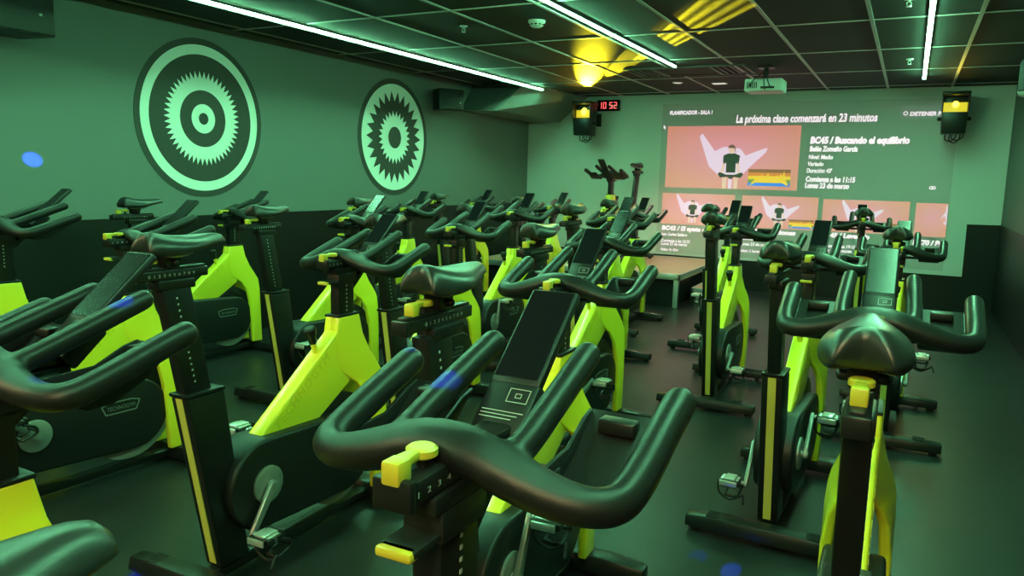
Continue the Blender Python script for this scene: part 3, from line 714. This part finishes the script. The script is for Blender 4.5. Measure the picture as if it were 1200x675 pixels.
# flywheel, its cover, belt guard
FY, FZ = -0.335, 0.292
b = bmesh.new(); lathe_x(b, [(-0.014, 0.03), (-0.020, 0.16), (-0.020, 0.218), (-0.016, 0.226), (0.016, 0.226), (0.020, 0.218), (0.020, 0.16), (0.014, 0.03)], FY+OY, FZ, 64); part('flywheel', b, M['disc'], smooth=30)
b = bmesh.new()
n_ = 18; out = [(FY+OY+0.238*math.cos(R(12+150*i/n_)), FZ+0.238*math.sin(R(12+150*i/n_))) for i in range(n_+1)]
inn = [(FY+OY+0.165*math.cos(R(12+150*i/n_)), FZ+0.165*math.sin(R(12+150*i/n_))) for i in range(n_+1)][::-1]
prism_x(b, out+inn, -0.030, 0.030, 0.006); part('flywheel_cover', b, M['black'], smooth=40)
def stadium(c0, r0, c1, r1, n=20):
    # convex outline of two circles in (y,z); c0 rear, c1 front
    dx, dz = c1[0]-c0[0], c1[1]-c0[1]; L = math.hypot(dx, dz); a = math.atan2(dz, dx); be = math.acos((r0-r1)/L)
    pts = []
    for i in range(n+1):
        t = a-be + (2*be)*i/n; pts.append((c1[0]+r1*math.cos(t), c1[1]+r1*math.sin(t)))
    for i in range(n+1):
        t = a+be + (2*PI-2*be)*i/n; pts.append((c0[0]+r0*math.cos(t), c0[1]+r0*math.sin(t)))
    return pts
b = bmesh.new(); prism_x(b, stadium(yz(-0.780, 0.312), 0.165, yz(FY, FZ), 0.165), -0.078, 0.078, 0.014, seg=3)
bg = part('belt_guard', b, M['black'], smooth=40)
for s in (-1, 1):
    b = bmesh.new(); lathe_x(b, [(s*0.076, 0.068), (s*0.086, 0.068), (s*0.089, 0.062), (s*0.089, 0.002)], -0.780+OY, 0.312, 32); part('crank_cover', b, M['grey'], bg)
    b = bmesh.new()
    w_, h_ = 0.090, 0.026; pts = [(-w_, h_*0.6), (-w_*0.55, h_), (w_*0.55, h_), (w_, h_*0.6), (w_*0.8, -h_), (-w_*0.8, -h_)]
    for i in range(6):
        p, q = Vector((*pts[i], 0)), Vector((*pts[(i+1) % 6], 0)); nn = Vector((-(q-p).y, (q-p).x, 0)).normalized()*0.0028
        loft(b, [[(s*0.0775, FY+OY-0.07+v.x, 0.345+v.y) for v in (p-nn, q-nn, q+nn, p+nn)], [(s*0.0792, FY+OY-0.07+v.x, 0.345+v.y) for v in (p-nn, q-nn, q+nn, p+nn)]])
    o_ = (s*0.0788, FY+OY-0.07-s*0.066, 0.334)
    text_into(b, 0, 'TECHNOGYM', 0.027, basis(o_, (0, s, 0), (0, 0, 1)), width=0.132)
    part('maker_badge', b, M['grey'], bg, 0)

# crank arms and pedals (origins at their axles so each copy can be turned)
CY, CZ, CL = -0.780+OY, 0.312, 0.170
for s in (1, -1):
    b = bmesh.new()
    loft(b, [[(s*x+0, p*0.0, q) for x, p, q in ()] or [(s*0.094, -0.018, -0.012), (s*0.110, -0.018, -0.012), (s*0.110, -0.018, 0.012), (s*0.094, -0.018, 0.012)],
             [(s*0.094, 0.0, -0.017), (s*0.112, 0.0, -0.017), (s*0.112, 0.0, 0.017), (s*0.094, 0.0, 0.017)],
             [(s*0.100, CL, -0.012), (s*0.116, CL, -0.012), (s*0.116, CL, 0.012), (s*0.100, CL, 0.012)],
             [(s*0.102, CL+0.014, -0.008), (s*0.114, CL+0.014, -0.008), (s*0.114, CL+0.014, 0.008), (s*0.102, CL+0.014, 0.008)]], 0.004)
    lathe_x(b, [(s*0.088, 0.014), (s*0.114, 0.014), (s*0.115, 0.009)], 0, 0, 16)
    c_ = part('crank_arm', b, M['grey']); c_.location = (0, CY, CZ); c_['side'] = s
    b = bmesh.new()
    lathe_x(b, [(s*0.112, 0.007), (s*0.215, 0.007)], 0, 0, 12, 1)
    box(b, s*0.170-0.045, s*0.170+0.045, -0.036, 0.036, -0.011, 0.011, 0.006)
    for yy in (-0.044, 0.044): box(b, s*0.170-0.036, s*0.170+0.036, yy-0.008, yy+0.008, -0.014, 0.014, 0.005)
    box(b, s*0.170-0.022, s*0.170+0.022, -0.034, 0.034, 0.010, 0.018, 0.003, 1); box(b, s*0.170-0.036, s*0.170+0.036, -0.054, -0.046, -0.010, 0.013, 0.003, 1)
    for xx in (-0.03, 0.03): box(b, s*0.170+xx-0.006, s*0.170+xx+0.006, -0.028, 0.028, 0.010, 0.014, 0.002, 1)
    p_ = part('pedal', b, [M['black'], M['chrome']]); p_['side'] = s
    b = bmesh.new()
    for xx in (-0.036, 0.036): tube(b, catmull([(s*0.17+xx, 0.03, -0.012), (s*0.17+xx*0.95, 0.072, -0.030), (s*0.17+xx*0.8, 0.082, -0.058), (s*0.17+xx*0.7, 0.030, -0.078)], 5), 0.006, 8)
    tube(b, catmull([(s*0.17-0.026, 0.030, -0.078), (s*0.17, 0.036, -0.084), (s*0.17+0.026, 0.030, -0.078)], 4), 0.007, 8)
    tube(b, catmull([(s*0.17-0.034, 0.080, -0.05), (s*0.17, 0.090, -0.056), (s*0.17+0.034, 0.080, -0.05)], 4), 0.006, 8)
    part('toe_clip', b, M['black'], p_)
    b = bmesh.new(); tube(b, catmull([(s*0.17-0.050, -0.005, -0.008), (s*0.17-0.046, 0.0, -0.060), (s*0.17, 0.005, -0.086), (s*0.17+0.046, 0.0, -0.060), (s*0.17+0.058, -0.02, -0.05), (s*0.17+0.066, -0.045, -0.075)], 5), 0.0045, 6, flat=None); part('strap', b, M['rubber'], p_)

# handlebar post, slider, levers
b = bmesh.new(); loft(b, [q4(0.023, -0.318, -0.222, 0.74), q4(0.023, -0.320, -0.224, 1.030)], 0.006)
hp = part('handlebar_post', b, M['steel_black'], move='hb')
MARKS = []
for k in range(9):
    z = 0.860+0.017*k
    MARKS.append((-0.272+OY, z))
for s in (1, -1):
    b = bmesh.new()
    for y, z in MARKS: box(b, s*0.0234-0.0006, s*0.0234+0.0006, y-0.003, y+0.003, z, z+0.006)
    tag(part('scale_marks', b, M['mark'], hp, 0), kind='stuff')
b = bmesh.new(); box(b, -0.031, 0.031, -0.345+OY, -0.120+OY, 1.016, 1.042, 0.005); box(b, -0.026, 0.026, -0.388+OY, -0.110+OY, 1.042, 1.074, 0.006); box(b, -0.028, 0.028, -0.394+OY, -0.380+OY, 1.038, 1.078, 0.004)
hs = part('handlebar_slider', b, M['steel_black'], move='hb')
b = bmesh.new()
text_into(b, 0, '12345678', 0.011, basis((0.0266, -0.38+OY, 1.054), (0, 1, 0), (0, 0, 1)), spacing=2.4, width=0.16)
tag(part('scale_marks', b, M['mark'], hs, 0), kind='stuff')
b = bmesh.new()
text_into(b, 0, '12345678', 0.011, basis((-0.0266, -0.22+OY, 1.054), (0, -1, 0), (0, 0, 1)), spacing=2.4, width=0.16)
tag(part('scale_marks', b, M['mark'], hs, 0), kind='stuff')
part('adjustment_lever', lever_mesh(-0.375+OY, 1.086), M['lever'], hs)
b = bmesh.new(); lathe_z(b, [(1.072, 0.008), (1.090, 0.008)], 0, -0.33+OY, 12); part('lever_bolt', b, M['black'], hs)
b = bmesh.new(); box(b, -0.027, 0.027, -0.385+OY, -0.30+OY, 0.980, 0.990, 0.003); box(b, -0.026, 0.026, -0.392+OY, -0.372+OY, 0.977, 0.990, 0.004, 1); box(b, -0.031, 0.031, -0.328+OY, -0.215+OY, 0.974, 1.018, 0.005)
part('height_lever', b, [M['black'], M['lever']], hs)

# handlebar: one blended padded bar with two outer and two inner grips
b = bmesh.new()
half = [(0, -0.276, 1.086), (0.045, -0.278, 1.081), (0.095, -0.277, 1.063), (0.150, -0.274, 1.046), (0.197, -0.263, 1.038), (0.224, -0.236, 1.040), (0.2315, -0.180, 1.057), (0.233, -0.100, 1.084), (0.2345, -0.016, 1.111)]
pts = [(-x, y+OY, z) for x, y, z in half[::-1]]+[(x, y+OY, z) for x, y, z in half[1:]]
cp = catmull(pts, 5); rads, flats = [], []
for p in cp:
    k = max(0, 1-abs(p.x)/0.20)
    rads.append(0.0250+0.0045*min(1, k*2)); flats.append((1+0.30*min(1, k*1.6), 1))
tube(b, cp, rads, 16, flat=flats)
for s in (-1, 1):
    tube(b, catmull([(s*0.082, -0.272+OY, 1.070), (s*0.087, -0.215+OY, 1.086), (s*0.086, -0.12+OY, 1.118), (s*0.083, 0.003+OY, 1.159)], 5), 0.0215, 14)
bar = finish(b, 'handlebar', M['grip'], None)
rm = bar.modifiers.new('r', 'REMESH'); rm.mode = 'VOXEL'; rm.voxel_size = 0.0055; rm.use_smooth_shade = True
sm = bar.modifiers.new('s', 'SMOOTH'); sm.factor = 0.5; sm.iterations = 8
bpy.context.view_layer.update()
me = bpy.data.meshes.new_from_object(bar.evaluated_get(bpy.context.evaluated_depsgraph_get()))
for p in me.polygons: p.use_smooth = True
bar.modifiers.clear(); bar.data = me; bar.parent = proto; bar['mv'] = 1
# console: mount, body, screen, sticker plate
ca = R(41); cdir = Vector((0, math.cos(ca), math.sin(ca))); cup = Vector((0, -math.sin(ca), math.cos(ca)))
CM = basis((0, -0.142+OY, 1.064), (1, 0, 0), cdir)            # local y runs up the console, z out of its face
b = bmesh.new(); box(b, -0.043, 0.043, -0.005, 0.090, -0.040, 0.004, 0.008, mtx=CM); box(b, -0.042, 0.042, 0.080, 0.270, -0.012, 0.006, 0.006, mtx=CM); box(b, -0.02, 0.02, -0.16, 0.03, -0.038, -0.014, 0.005, mtx=CM)
co = part('console', b, M['black'], move='hb')
b = bmesh.new(); box(b, -0.037, 0.037, 0.090, 0.264, 0.0055, 0.0072, 0.0006, mtx=CM); part('touchscreen', b, M['screen'], co, 0)
b = bmesh.new()
def frame_lines(x0, x1, y0, y1, t=0.0009):
    for a in ((x0, x1, y0, y0+t), (x0, x1, y1-t, y1), (x0, x0+t, y0, y1), (x1-t, x1, y0, y1)): box(b, *a, 0.0035, 0.0046, mtx=CM)
frame_lines(-0.002, 0.032, 0.048, 0.072)
for k in range(3): box(b, -0.034, 0.034-0.008*k, 0.030-0.006*k, 0.0312-0.006*k, 0.0035, 0.0046, mtx=CM)
frame_lines(0.010, 0.020, 0.056, 0.064)
part('sticker_print', b, M['mark'], co, 0)
# trays between the grips
for s in (-1, 1):
    b = bmesh.new()
    pr = [(-0.250, 1.036), (-0.205, 1.008), (-0.155, 1.008), (-0.095, 1.036), (-0.030, 1.085)]
    th = [(y, z-0.006) for y, z in pr][::-1]
    xa, xb = sorted((s*0.104, s*0.212))
    prism_x(b, [yz(*p) for p in pr+th], xa, xb, 0.0015)
    for x in (xa, xb): prism_x(b, [yz(-0.250, 1.040), yz(-0.205, 1.006), yz(-0.155, 1.006), yz(-0.095, 1.034), yz(-0.030, 1.085), yz(-0.060, 1.078), yz(-0.12, 1.050), yz(-0.20, 1.046)], x-0.003, x+0.003, 0.001)
    box(b, s*0.158-0.028, s*0.158+0.028, -0.072+OY, -0.044+OY, 1.062, 1.084, 0.004)
    box(b, min(s*0.02, s*0.11), max(s*0.02, s*0.11), -0.215+OY, -0.15+OY, 1.018, 1.034, 0.004)
    part('bottle_tray', b, M['black'], move='hb', smooth=45)

# ------------------------------------------------------------------ copies
def dup(src, parent=None):
    c = src.copy(); COL.objects.link(c)
    if parent is not None: c.parent = parent
    for ch in list(src.children): dup(ch, c)
    return c
first = True
def bike(x, yends, yaw, label, crank=200, dh=0.0, ds=0.0, sf=0.0, z=0.0, group='spin bikes in rows facing the screen'):
    """x, yends: where the middle of the grip ends stands; yaw in radians, positive to the left"""
    t = dup(proto)
    t['label'] = label; t['group'] = group
    t.location = (x+math.sin(yaw)*OY, yends-math.cos(yaw)*OY, z); t.rotation_euler = (0, 0, yaw)
    for c in t.children:
        mv = c.get('mv')
        if mv == 1: c.location.z += dh
        if mv == 2:
            c.location.z += ds; c.location.y -= 0.2*ds
            if not c.name.startswith('seat_post'): c.location.y += sf
        nm_ = c.name.split('.')[0]
        if nm_ in ('crank_arm', 'pedal'):
            a = R(crank if c['side'] > 0 else crank+180)
            if nm_ == 'crank_arm': c.rotation_euler = (a, 0, 0)
            else:
                c.location = (0, CY+CL*math.cos(a), CZ+CL*math.sin(a))
    return t
BIKES = [
 (-0.504, 1.08, 0, 'nearest spin bike, its handlebar and blank console filling the bottom centre', 75, -0.007, -0.03, 0.13),
 (-1.435, 1.012, -0.04, 'spin bike cut off by the left edge, its dark console showing a blue light dot', 150, 0, 0),
 (-0.054, 2.438, 0.01, 'spin bike on the right seen straight from behind, saddle over its yellow frame', 110, -0.004, -0.012),
 (-1.009, 2.572, 0.03, 'spin bike whose handlebar rises right behind the blank console of the nearest bike', 70, -0.003, 0, 0.04),
 (-2.032, 2.705, 0, 'spin bike left of centre with long yellow striped seat tube and grey crank in front', 233, 0.002, 0.012),
 (-3.15, 2.59, -0.08, 'spin bike with its handlebar just behind the big saddle below the large emblem', 140, 0.028, 0),
 (-3.92, 2.445, -0.1, 'spin bike by the left wall at the left edge of the photo', 200, 0.062, 0),
 (-0.375, 4.05, -0.03, 'spin bike in the right half with yellow striped seat tube, left of the foreground saddle', 55, 0, 0),
 (-1.5, 4.3, -0.02, 'spin bike just past the centre handlebar, its right grips against the stage edge', 20, -0.006, 0),
 (-2.5, 4.34, 0.05, 'spin bike left of centre, its lime frame rising behind the saddle in the middle', 75, 0.012, 0),
 (-3.387, 4.43, 0.01, 'spin bike with a yellow striped seat tube, its saddle between the two round emblems', 160, 0.025, 0.01),
 (-4.62, 4.53, -0.03, 'lime framed spin bike side on by the left wall, directly under the large emblem', 250, 0.02, 0.01),
 (-0.02, 5.58, -0.02, 'spin bike nearest the right wall in the far group, before the last thumbnail picture', 60, -0.045, 0),
 (-1.06, 5.75, 0.02, 'lime framed spin bike standing on the open floor right of the stage', 200, 0.01, 0.03),
 (-2.0, 5.85, 0, 'spin bike directly before the stage, its console below the instructor bike', 30, 0.04, 0.04),
 (-2.89, 5.87, 0.06, 'lime framed spin bike left of centre with a grey crank, toward the far left corner', 80, 0.045, 0.01),
 (-4.06, 6.01, 0.11, 'spin bike against the black dado right under the spiked emblem', 10, 0.026, 0.02),
 (-0.39, 7.9, 0.06, 'farthest spin bike on the right, in front of the third thumbnail picture', 120, 0, 0.03),
 (-1.46, 7.4, 0.02, 'spin bike hidden directly behind the lime one on the open floor', 220, 0.01, 0.03),
 (-2.43, 7.65, 0.02, 'farthest spin bike left of the aisle, beside the stage corner', 40, 0.0, 0.03),
 (-3.43, 7.85, 0.02, 'farthest spin bike in front of the far left corner of the white wall', 300, 0.02, 0.02),
 (-4.45, 7.95, 0.02, 'farthest spin bike by the left wall, past the spiked emblem', 100, 0.02, 0.02),
]
for x, y, a, lab, cr_, dh, ds, *sf in BIKES: bike(x, y, a, lab, cr_, dh, ds, *sf)
bike(-3.325-math.sin(R(176))*OY, 9.35+math.cos(R(176))*OY, R(176), 'instructor spin bike raised on the wooden stage in front of the screen', 200, 0.03, 0.05, z=0.388, group='instructor bike')
def wipe(o):
    for ch in list(o.children): wipe(ch)
    bpy.data.objects.remove(o)
wipe(proto)
for o in bpy.data.objects:
    for k in ('mv', 'side'):
        if k in o: del o[k]
for l_ in [d_ for d_ in bpy.data.lights if d_.users == 0]: bpy.data.lights.remove(l_)

# ------------------------------------------------------------------ blue laser dots (from a small laser behind the camera)
LASER = (-0.9, -1.0, 2.50)
for tgt, deg, w in (((-5.144, 3.07, 1.459), 0.75, 26000), ((-1.36, 0.99, 1.14), 1.1, 9000), ((-0.592, 0.92, 1.13), 1.1, 9000), ((-0.738, 1.07, 1.13), 0.6, 6000), ((-1.26, 0.73, 1.10), 1.6, 5000), ((-0.47, 2.74, 0.0), 0.6, 14000), ((-2.30, 1.62, 0.0), 0.7, 10000)):
    spot('laser_beam', LASER, tgt, w, deg, 0.6, (0.02, 0.05, 1.0), 0.002)
